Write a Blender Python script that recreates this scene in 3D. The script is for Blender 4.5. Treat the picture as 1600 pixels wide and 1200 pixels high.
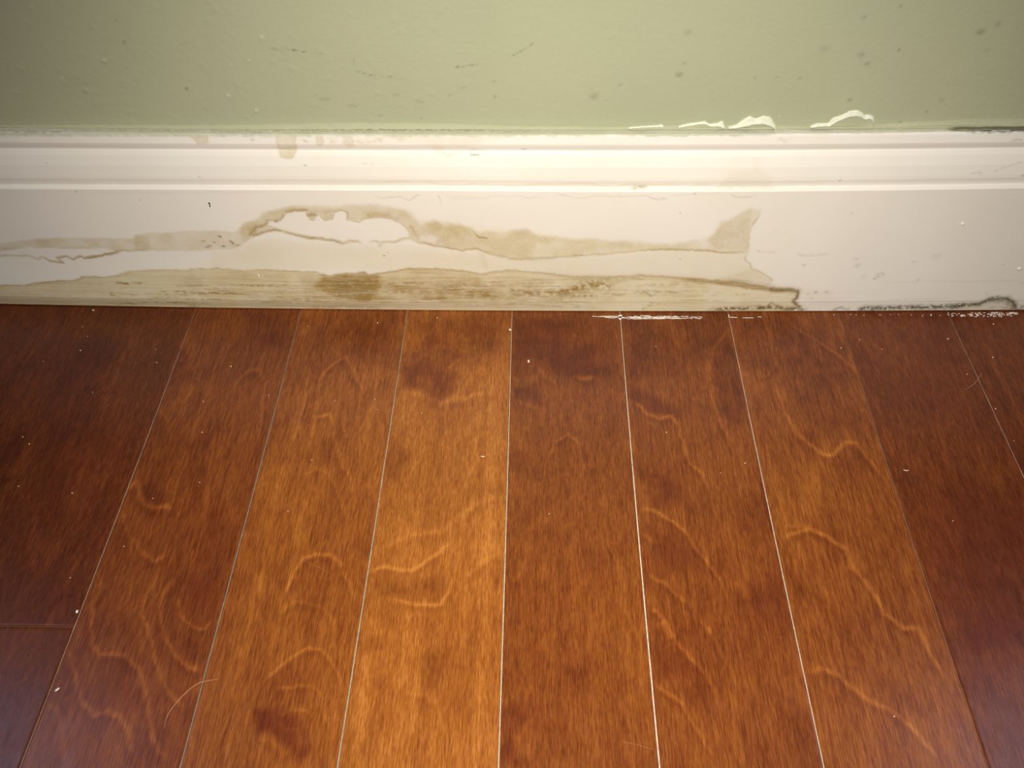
import bpy, math
import numpy as np
from mathutils import Matrix, Vector

for o in list(bpy.data.objects):
    bpy.data.objects.remove(o)
S = bpy.context.scene
COL = S.collection

# ------------------------------------------------------------------ camera
F = 1383.0                                   # focal length for a 1600 px wide frame
PITCH, YAW, ROLL, CAM_H = 0.83366193, 0.04184438, -0.02446597, 0.46983226
cam_data = bpy.data.cameras.new('camera')
cam_data.sensor_width = 36.0
cam_data.lens = F / 1600.0 * 36.0
cam_data.clip_start = 0.02
cam = bpy.data.objects.new('camera', cam_data)
COL.objects.link(cam)
ROT = Matrix.Rotation(YAW, 4, 'Z') @ Matrix.Rotation(math.pi / 2 - PITCH, 4, 'X') @ Matrix.Rotation(ROLL, 4, 'Z')
cam.matrix_world = Matrix.Translation((0, 0, CAM_H)) @ ROT
S.camera = cam

# ------------------------------------------------------------------ world, lights, exposure
w = bpy.data.worlds.new('world'); S.world = w; w.use_nodes = True
bg = w.node_tree.nodes['Background']
bg.inputs[0].default_value = (0.95, 0.9, 1.0, 1); bg.inputs[1].default_value = 0.10

def aim(o, target):
    o.rotation_euler = (Vector(target) - o.location).to_track_quat('-Z', 'Y').to_euler()

ld = bpy.data.lights.new('phone_flash', 'SPOT')          # the phone's own lamp, beside the lens
ld.energy = 20.0; ld.color = (1.0, 0.96, 0.85); ld.shadow_soft_size = 0.004
ld.spot_size = math.radians(95); ld.spot_blend = 1.0
flash = bpy.data.objects.new('phone_flash', ld); COL.objects.link(flash)
flash.location = (0.012, 0.0, CAM_H + 0.026)
aim(flash, (0.015, 0.41, 0.01))

def area(name, loc, target, sx, sy, energy, color):
    a = bpy.data.lights.new(name, 'AREA'); a.shape = 'RECTANGLE'; a.size = sx; a.size_y = sy
    a.energy = energy; a.color = color; a.spread = math.radians(80)
    o = bpy.data.objects.new(name, a); COL.objects.link(o); o.location = loc; aim(o, target)
    return o
area('haze_lamp_left', (-0.76, 0.36, 0.82), (-0.27, 0.17, 0), 0.34, 0.30, 0.25, (0.78, 0.72, 1.0))  # lamp added out of frame to lay a lilac haze on the left floor corner
area('haze_lamp_right', (0.70, 0.42, 0.78), (0.26, 0.2, 0), 0.30, 0.30, 0.28, (0.85, 0.76, 1.0))  # its added counterpart for the haze in the right floor corner

S.view_settings.view_transform = 'Standard'
S.view_settings.look = 'None'
S.view_settings.gamma = 1.0
S.view_settings.use_curve_mapping = False
S.view_settings.exposure = 0.0

# ------------------------------------------------------------------ measuring helpers: photograph point -> point on a surface
R3 = np.array(ROT.to_3x3())
C0 = np.array([0, 0, CAM_H])
def ray(px, py):
    v = np.array([px - 800.0, 600.0 - py, -F])
    return R3 @ v
def bow(x):
    x = np.clip(x, -0.55, 0.55)
    return 0.02790223 * x * x - 0.00094142 * x + 0.50078748
def on_floor(px, py, z=0.0):
    d = ray(px, py); return C0 + d * ((z - CAM_H) / d[2])
def on_depth(px, py, off):
    d = ray(px, py); Y = 0.5
    for _ in range(5):
        P = C0 + d * (Y / d[1]); Y = bow(P[0]) + off
    return C0 + d * (Y / d[1])
WALL_OFF = 0.0135
def on_wall(px, py):
    P = on_depth(px, py, WALL_OFF); return P

# moulded profile of the baseboard: (set-back from the front face, height)
PROF = np.array([(0.0128, 0.0), (0.0128, 0.1517), (0.0080, 0.1516), (0.00735, 0.15120), (0.0070, 0.1502), (0.0062, 0.1450), (0.0066, 0.1430),
                 (0.0072, 0.1412), (0.0075, 0.1397), (0.0068, 0.1387), (0.0056, 0.1362), (0.0036, 0.1295), (0.0025, 0.1225),
                 (0.0023, 0.1200), (0.0029, 0.1165), (0.0032, 0.1146), (0.0022, 0.1141), (0.0006, 0.1137), (0.0, 0.1129), (0.0, 0.1100),
                 (0.0, 0.0118), (0.0003, 0.0110), (0.0010, 0.0010), (0.0128, 0.0010)])
RX = [-0.6, -0.3735, -0.2826, -0.1932, -0.0613, 0.0256, 0.1549, 0.2403, 0.3251, 0.6]
RZ = np.array([0.1120, 0.1120, 0.1128, 0.1134, 0.1136, 0.1128, 0.1127, 0.1132, 0.1139, 0.1139]) / 0.1134
def zfix(x, z):
    return z * (1 + (np.interp(x, RX, RZ) - 1) * np.clip((0.150 - z) / 0.03, 0, 1))
vis = PROF[1:-1]
seg = np.r_[0, np.cumsum(np.hypot(np.diff(vis[:, 0]), np.diff(vis[:, 1])))]
SLEN = seg[-1]
def on_board(px, py):
    """photo point -> (x, arc length down the profile)"""
    x = 0.0; d = ray(px, py)
    ss = np.linspace(0, SLEN, 500)
    dd = np.interp(ss, seg, vis[:, 0]); zz = np.interp(ss, seg, vis[:, 1])
    for _ in range(4):
        Y = bow(x) + dd; Z = zfix(x, zz)
        # height reached by the ray at each profile depth
        hz = CAM_H + d[2] / d[1] * Y
        s = np.interp(0, np.maximum.accumulate(hz - Z), ss)
        Ys = bow(x) + np.interp(s, ss, dd)
        x = d[0] / d[1] * Ys
    return np.array([x, s])

# ------------------------------------------------------------------ numeric noise and painting of masks
rng = np.random.RandomState(7)
TAB = rng.rand(256, 256)
def vnoise(x, y, sc, seed=0):
    x = np.asarray(x) * sc + seed * 17.31; y = np.asarray(y) * sc + seed * 5.77
    xi = np.floor(x).astype(int); yi = np.floor(y).astype(int)
    fx = x - xi; fy = y - yi; fx = fx * fx * (3 - 2 * fx); fy = fy * fy * (3 - 2 * fy)
    g = lambda a, b: TAB[(a + seed * 31) & 255, (b + seed * 57) & 255]
    return (g(xi, yi) * (1 - fx) + g(xi + 1, yi) * fx) * (1 - fy) + (g(xi, yi + 1) * (1 - fx) + g(xi + 1, yi + 1) * fx) * fy
def fbm(x, y, sc, seed=0, oc=4):
    r = 0; a = 1; t = 0
    for i in range(oc):
        r = r + a * vnoise(x, y, sc * 2 ** i, seed + i); t += a; a *= 0.55
    return r / t
def sstep(a, b, v):
    t = np.clip((v - a) / (b - a), 0, 1); return t * t * (3 - 2 * t)

class Canvas:
    """masks held at the vertices of one surface; U, V are surface coordinates in metres"""
    def __init__(s, U, V, conv, unit, warp=0.0008, wscale=250, seed=3):
        s.U = U.ravel(); s.V = V.ravel(); s.conv = conv; s.unit = unit
        s.WU = s.U + (fbm(s.U, s.V, wscale, seed) - 0.5) * 2 * warp
        s.WV = s.V + (fbm(s.U, s.V, wscale, seed + 9) - 0.5) * 2 * warp
        s.m = {}
    def get(s, ch):
        if ch not in s.m: s.m[ch] = np.zeros(len(s.U))
        return s.m[ch]
    def pts(s, p): return np.array([s.conv(a, b)[:2] for a, b in p])
    def dist(s, P, idx):
        u = s.WU[idx]; v = s.WV[idx]; best = np.full(len(idx), 1e9); tt = np.zeros(len(idx))
        n = len(P) - 1
        for i in range(n):
            a = P[i]; b = P[i + 1]; ab = b - a; L = ab @ ab + 1e-18
            t = np.clip(((u - a[0]) * ab[0] + (v - a[1]) * ab[1]) / L, 0, 1)
            d = np.hypot(u - a[0] - t * ab[0], v - a[1] - t * ab[1])
            k = d < best; best[k] = d[k]; tt[k] = (i + t[k]) / n
        return best, tt
    def near(s, P, pad):
        return np.nonzero((s.U > P[:, 0].min() - pad) & (s.U < P[:, 0].max() + pad) & (s.V > P[:, 1].min() - pad) & (s.V < P[:, 1].max() + pad))[0]
    def add(s, ch, idx, val):
        m = s.get(ch); m[idx] = 1 - (1 - m[idx]) * (1 - np.clip(val, 0, 1))
    def line(s, ch, p, wpx, st, fade=True, soft=1.0, brk=0.0, bs=400, side=0):
        """soft line, width and strength in photo units; brk > 0 breaks it up with noise"""
        P = s.pts(p); wd = wpx * s.unit * 0.5; idx = s.near(P, wd * 4 + 0.002)
        if not len(idx): return
        d, t = s.dist(P, idx)
        val = np.exp(-(d / wd) ** (2 * soft)) * st
        if fade: val = val * sstep(-0.02, 0.12, t) * sstep(-0.02, 0.12, 1 - t)
        if brk: val = val * sstep(brk - 0.12, brk + 0.12, fbm(s.U[idx], s.V[idx], bs, 41))
        s.add(ch, idx, val)
    def poly(s, ch, p, st, softpx=2.0, edge=0.0, edgepx=3.0, tex=0.0, ts=200, out=0.0, cut=False):
        P = s.pts(p); P = np.vstack([P, P[:1]])
        soft = softpx * s.unit; idx = s.near(P, soft * 3 + 0.002)
        if not len(idx): return
        d, t = s.dist(P, idx); u = s.WU[idx]; v = s.WV[idx]; ins = np.zeros(len(idx), bool)
        for i in range(len(P) - 1):
            (x1, y1), (x2, y2) = P[i], P[i + 1]
            c = ((y1 > v) != (y2 > v)); 
            with np.errstate(divide='ignore', invalid='ignore'):
                xx = (x2 - x1) * (v - y1) / (y2 - y1) + x1
            ins ^= c & (u < xx)
        sd = np.where(ins, d, -d)
        val = sstep(-soft, soft, sd) * st
        if tex: val = val * (1 - tex + tex * 2 * sstep(0.25, 0.75, fbm(s.U[idx], s.V[idx], ts, 23)))
        if cut:
            m = s.get(ch); m[idx] *= 1 - np.clip(val, 0, 1); return
        if edge: val = np.maximum(val, 0) + edge * np.exp(-(d / (edgepx * s.unit)) ** 2)
        s.add(ch, idx, val)
    def spot(s, ch, x, y, rx, ry, st, brk=0.0, bs=400):
        c = s.conv(x, y)[:2]; idx = np.nonzero((abs(s.U - c[0]) < rx * s.unit * 2.5) & (abs(s.V - c[1]) < ry * s.unit * 2.5))[0]
        r = ((s.WU[idx] - c[0]) / (rx * s.unit)) ** 2 + ((s.WV[idx] - c[1]) / (ry * s.unit)) ** 2
        val = np.exp(-r ** 1.5) * st
        if brk: val = val * sstep(brk - 0.12, brk + 0.12, fbm(s.U[idx], s.V[idx], bs, 47))
        s.add(ch, idx, val)

# ------------------------------------------------------------------ mesh helpers
def grid(name, P, mat, parent=None, attrs=None, flip=False, smooth=True):
    nu, nv = P.shape[:2]
    me = bpy.data.meshes.new(name)
    i = np.arange(nu * nv).reshape(nu, nv)
    a, b, c, d = i[:-1, :-1], i[1:, :-1], i[1:, 1:], i[:-1, 1:]
    q = np.stack([a, b, c, d] if not flip else [a, d, c, b], -1).reshape(-1, 4)
    n = len(q)
    me.vertices.add(nu * nv); me.vertices.foreach_set('co', P.reshape(-1).astype(np.float32))
    me.loops.add(n * 4); me.loops.foreach_set('vertex_index', q.reshape(-1).astype(np.int32))
    me.polygons.add(n); me.polygons.foreach_set('loop_start', (np.arange(n) * 4).astype(np.int32))
    me.polygons.foreach_set('use_smooth', np.full(n, smooth))
    me.update(calc_edges=True)
    for an, (r, g, bl, al) in (attrs or {}).items():
        at = me.attributes.new(an, 'FLOAT_COLOR', 'POINT')
        z = np.zeros(nu * nv)
        arr = np.stack([z if k is None else np.asarray(k).ravel() + z for k in (r, g, bl, al)], -1)
        at.data.foreach_set('color', arr.reshape(-1).astype(np.float32))
    me.materials.append(mat)
    o = bpy.data.objects.new(name, me); COL.objects.link(o)
    if parent: o.parent = parent
    return o
def mesh(name, V, Fc, mat, parent=None, smooth=False):
    me = bpy.data.meshes.new(name); me.from_pydata([tuple(v) for v in V], [], Fc); me.update()
    if smooth: me.polygons.foreach_set('use_smooth', [True] * len(me.polygons))
    me.materials.append(mat)
    o = bpy.data.objects.new(name, me); COL.objects.link(o)
    if parent: o.parent = parent
    return o
def tag(o, label, cat, group=None, kind=None):
    o['label'] = label; o['category'] = cat
    if group: o['group'] = group
    if kind: o['kind'] = kind

# ------------------------------------------------------------------ node helpers
class NT:
    def __init__(s, name):
        m = bpy.data.materials.new(name); m.use_nodes = True; s.m = m; s.t = m.node_tree; s.b = s.t.nodes['Principled BSDF']
    def n(s, ty, **k):
        x = s.t.nodes.new(ty)
        for a, v in k.items(): setattr(x, a, v)
        return x
    def put(s, sock, v):
        if isinstance(v, bpy.types.NodeSocket): s.t.links.new(v, sock)
        else: sock.default_value = v
    def attr(s, name):
        a = s.n('ShaderNodeAttribute', attribute_name=name); sp = s.n('ShaderNodeSeparateColor')
        s.t.links.new(a.outputs['Color'], sp.inputs[0]); return sp.outputs[0], sp.outputs[1], sp.outputs[2], a.outputs['Alpha']
    def math(s, op, a, b=0.0, c=None, clamp=False):
        x = s.n('ShaderNodeMath', operation=op, use_clamp=clamp); s.put(x.inputs[0], a); s.put(x.inputs[1], b)
        if c is not None: s.put(x.inputs[2], c)
        return x.outputs[0]
    def mix(s, f, a, b, blend='MIX'):
        x = s.n('ShaderNodeMix', data_type='RGBA', blend_type=blend); s.put(x.inputs[0], f)
        for sk, v in ((x.inputs[6], a), (x.inputs[7], b)):
            s.put(sk, v if isinstance(v, bpy.types.NodeSocket) else (*v, 1))
        return x.outputs[2]
    def noise(s, scale, vec=(1, 1, 1), detail=3, rough=0.5, off=None, dist=0.0):
        tc = s.n('ShaderNodeTexCoord'); mp = s.n('ShaderNodeMapping'); mp.inputs['Scale'].default_value = vec
        s.t.links.new(tc.outputs['Object'], mp.inputs['Vector'])
        if off is not None:
            cb = s.n('ShaderNodeCombineXYZ'); s.put(cb.inputs[2], off); s.put(cb.inputs[0], off); s.t.links.new(cb.outputs[0], mp.inputs['Location'])
        x = s.n('ShaderNodeTexNoise'); x.inputs['Scale'].default_value = scale; x.inputs['Detail'].default_value = detail
        x.inputs['Roughness'].default_value = rough; x.inputs['Distortion'].default_value = dist
        s.t.links.new(mp.outputs[0], x.inputs['Vector']); return x.outputs[0]
    def rng(s, v, a, b, c=0.0, d=1.0):
        x = s.n('ShaderNodeMapRange'); s.put(x.inputs[0], v)
        for i, k in enumerate((a, b, c, d)): x.inputs[i + 1].default_value = k
        return x.outputs[0]
    def bump(s, h, dist, st=1.0):
        x = s.n('ShaderNodeBump'); s.put(x.inputs['Height'], h); x.inputs['Distance'].default_value = dist; x.inputs['Strength'].default_value = st
        s.t.links.new(x.outputs[0], s.b.inputs['Normal'])
    def out(s, col, rough, spec=0.5):
        s.put(s.b.inputs['Base Color'], col if isinstance(col, bpy.types.NodeSocket) else (*col, 1))
        s.put(s.b.inputs['Roughness'], rough); s.b.inputs['Specular IOR Level'].default_value = spec
        return s.m

# ------------------------------------------------------------------ materials
def wood_material():
    t = NT('stained_wood')
    li, dk, rd, tone = t.attr('figure_shade')
    off = t.math('MULTIPLY', t.attr('seed')[0], 9.0)
    pore = t.rng(t.noise(1, (1450, 85, 1), 1.5, 0.55, off, 0.15), 0.34, 0.60)      # fine pores along the plank
    pore2 = t.rng(t.noise(1, (2300, 230, 1), 1, 0.5, off), 0.3, 0.65)
    band = t.noise(1, (210, 7, 1), 3, 0.6, off, 0.6)         # straight grain
    cloud = t.noise(1, (34, 15, 1), 4, 0.55, off, 1.2)       # silky mottling
    mott = t.noise(1, (170, 85, 1), 3, 0.6, off, 0.5)
    v = t.math('MULTIPLY_ADD', t.math('SUBTRACT', band, 0.5), 0.34, tone)
    v = t.math('MULTIPLY_ADD', t.math('SUBTRACT', cloud, 0.5), 0.36, v)
    v = t.math('MULTIPLY_ADD', t.math('SUBTRACT', mott, 0.5), 0.15, v)
    v = t.math('MULTIPLY_ADD', t.math('SUBTRACT', pore, 0.62), 0.205, v)
    v = t.math('MULTIPLY_ADD', t.math('SUBTRACT', pore2, 0.55), 0.17, v)
    v = t.math('MULTIPLY_ADD', li, 0.44, v)
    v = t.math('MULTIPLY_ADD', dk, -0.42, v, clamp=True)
    cr = t.n('ShaderNodeValToRGB'); t.put(cr.inputs[0], v)
    e = cr.color_ramp.elements
    e[0].position = 0.0; e[0].color = (0.040, 0.0085, 0.0024, 1)
    e[1].position = 1.0; e[1].color = (0.47, 0.176, 0.034, 1)
    for p, c in ((0.28, (0.105, 0.0235, 0.0055, 1)), (0.5, (0.182, 0.047, 0.0088, 1)), (0.75, (0.295, 0.092, 0.0145, 1))):
        x = e.new(p); x.color = c
    c = t.mix(t.math('MULTIPLY', rd, 0.6), cr.outputs[0], (0.15, 0.028, 0.010))
    t.bump(pore, 0.00004, 0.35)
    return t.out(c, t.rng(mott, 0.3, 0.7, 0.24, 0.32), 0.32)
WOOD = wood_material()

def board_material():
    t = NT('water_stained_white_paint')
    pale, brown, mould, streak = t.attr('stain')
    slop, white, dark, yel = t.attr('paint')
    base = t.mix(t.rng(t.noise(14, detail=3), 0.3, 0.7), (0.82, 0.775, 0.69), (0.85, 0.81, 0.735))
    st = t.noise(1, (22, 1, 620), 4, 0.65, dist=0.4)
    st2 = t.noise(1, (60, 1, 1500), 3, 0.6)
    fine = t.noise(520, (1, 1, 1.6), 3, 0.65)
    sv = t.math('ADD', t.math('MULTIPLY', t.rng(st, 0.35, 0.68), 0.75), t.math('MULTIPLY', t.rng(st2, 0.4, 0.7), 0.45))
    k = t.math('ADD', 1.0, t.math('MULTIPLY', streak, t.math('SUBTRACT', sv, 0.45)))
    k = t.math('MULTIPLY', k, t.rng(fine, 0.2, 0.8, 0.72, 1.25))
    base = t.mix(yel, base, (0.80, 0.70, 0.44))
    c = t.mix(t.math('MULTIPLY', pale, k, clamp=True), base, (0.56, 0.455, 0.245))
    c = t.mix(t.math('MULTIPLY', brown, k, clamp=True), c, (0.34, 0.215, 0.062))
    c = t.mix(t.math('MULTIPLY', mould, t.rng(fine, 0.3, 0.7, 0.6, 1.25), clamp=True), c, (0.105, 0.078, 0.034))
    c = t.mix(slop, c, (0.50, 0.50, 0.345))
    c = t.mix(dark, c, (0.07, 0.065, 0.04))
    c = t.mix(white, c, (0.86, 0.86, 0.75))
    t.bump(t.math('ADD', t.math('MULTIPLY', st, 0.7), t.math('MULTIPLY', fine, 0.3)), 0.00012, 0.35)
    return t.out(c, 0.5, 0.3)
BOARD = board_material()

def wall_material():
    t = NT('sage_green_wall_paint')
    strip, scuff, light, white = t.attr('marks')
    base = t.mix(t.rng(t.noise(7, detail=3), 0.3, 0.7), (0.395, 0.41, 0.272), (0.435, 0.445, 0.298))
    base = t.mix(t.rng(t.noise(420, detail=3), 0.2, 0.8, 0, 0.12), base, (0.36, 0.36, 0.2))
    c = t.mix(strip, base, (0.53, 0.52, 0.355))
    c = t.mix(light, c, (0.60, 0.60, 0.42))
    c = t.mix(scuff, c, (0.13, 0.12, 0.07))
    c = t.mix(white, c, (0.84, 0.85, 0.72))
    nb = t.math('ADD', t.noise(330, detail=3, rough=0.6), t.math('MULTIPLY', t.noise(60, detail=2), 1.2))
    t.bump(nb, 0.0005, 0.38)
    return t.out(c, 0.55, 0.25)
WALL = wall_material()

def plain(name, col, rough=0.6, var=0.15, scale=300, spec=0.3):
    t = NT(name); nz = t.noise(scale, detail=3)
    c = t.mix(t.rng(nz, 0.3, 0.7, 0, 1), [v * (1 - var) for v in col], [min(1, v * (1 + var)) for v in col])
    return t.out(c, rough, spec)
SUB = plain('subfloor_dust', (0.05, 0.03, 0.02))
PEEL = plain('torn_white_paint', (0.74, 0.75, 0.60), 0.6, 0.06)
CHALK = plain('dried_white_paint', (0.80, 0.74, 0.66), 0.6, 0.1)
DUST = plain('pale_dust', (0.80, 0.70, 0.55), 0.7, 0.1)
HAIR = plain('pale_hair', (0.62, 0.36, 0.20), 0.4, 0.1)
FAINT = plain('faint_hair', (0.36, 0.15, 0.06), 0.4, 0.1)
HOLE = plain('dark_hole', (0.035, 0.03, 0.025), 0.8, 0.2)
def filler_mat(k, col):
    return plain('joint_filler_' + k, col, 0.7, 0.22, 500)

# ================================================================== FLOOR
floor_bottom = -0.0125
sv = [(-0.86, -0.05, -0.0123), (0.85, -0.05, -0.0123), (0.85, 0.53, -0.0123), (-0.85, 0.53, -0.0123),
      (-0.85, -0.05, -0.03), (0.85, -0.05, -0.03), (0.85, 0.53, -0.03), (-0.85, 0.53, -0.03)]
floor = mesh('floor', sv, [(0, 1, 2, 3), (4, 7, 6, 5), (0, 4, 5, 1), (1, 5, 6, 2), (2, 6, 7, 3), (3, 7, 4, 0)], SUB)
tag(floor, 'red-brown stained wooden plank floor running up to the white baseboard', 'floor', kind='structure')

X0, PW = -0.18433875, 0.083
TR = {-1: [(303, 488), (239, 660), (176, 830), (109, 985), (32, 1200)], 0: [(469, 488), (445, 590), (400, 749), (378, 830), (281, 1200)],
      1: [(636, 488), (612, 660), (583, 830), (527, 1200)], 2: [(800, 488), (796, 660), (790, 830), (779, 1200)],
      3: [(969, 490), (982, 650), (997, 830), (1031, 1200)], 4: [(1138, 490), (1171, 650), (1209, 830), (1288, 1200)],
      5: [(1311, 490), (1362, 650), (1421, 830), (1513, 1105)], 6: [(1482, 491), (1600, 745)]}
JF = {}
for k in range(-9, 14):
    if k in TR:
        P = np.array([on_floor(a, b) for a, b in TR[k]])
        c = np.polyfit(P[:, 1], P[:, 0], 2 if len(P) > 3 else 1)
        lo, hi = P[:, 1].min(), P[:, 1].max()
        def fx(y, c=c, lo=lo, hi=hi):
            y = np.asarray(y, float); yc = np.clip(y, lo, hi); dc = np.polyder(c)
            return np.polyval(c, yc) + np.polyval(dc, yc) * (y - yc) * 0.5
        JF[k] = fx
    else:
        JF[k] = (lambda y, k=k: X0 + k * PW + 0 * np.asarray(y, float))
if 7 not in TR: JF[7] = lambda y: JF[6](y) + PW
if -2 not in TR: JF[-2] = lambda y: JF[-1](y) - PW

# half widths of the open joints (metres) and colour of the dust packed in them; None is a tight joint
GAP = {-1: (0.00028, (0.34, 0.25, 0.18)), 0: (0.00040, (0.22, 0.19, 0.14)), 1: (0.00036, (0.38, 0.33, 0.24)), 2: (0.00036, (0.50, 0.42, 0.31)),
       3: (0.00039, (0.62, 0.53, 0.41)), 4: (0.00033, (0.52, 0.42, 0.33)), 5: (0.00018, (0.22, 0.16, 0.12)), 6: (0.00028, (0.40, 0.29, 0.22))}
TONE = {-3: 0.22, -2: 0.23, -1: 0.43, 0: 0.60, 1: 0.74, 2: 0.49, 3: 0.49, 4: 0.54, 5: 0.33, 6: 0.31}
RED = {-3: 0.2, -2: 0.15, -1: 0.18, 0: 0.0, 1: 0.0, 2: 0.05, 3: 0.12, 4: 0.0, 5: 0.18, 6: 0.15}

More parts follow.
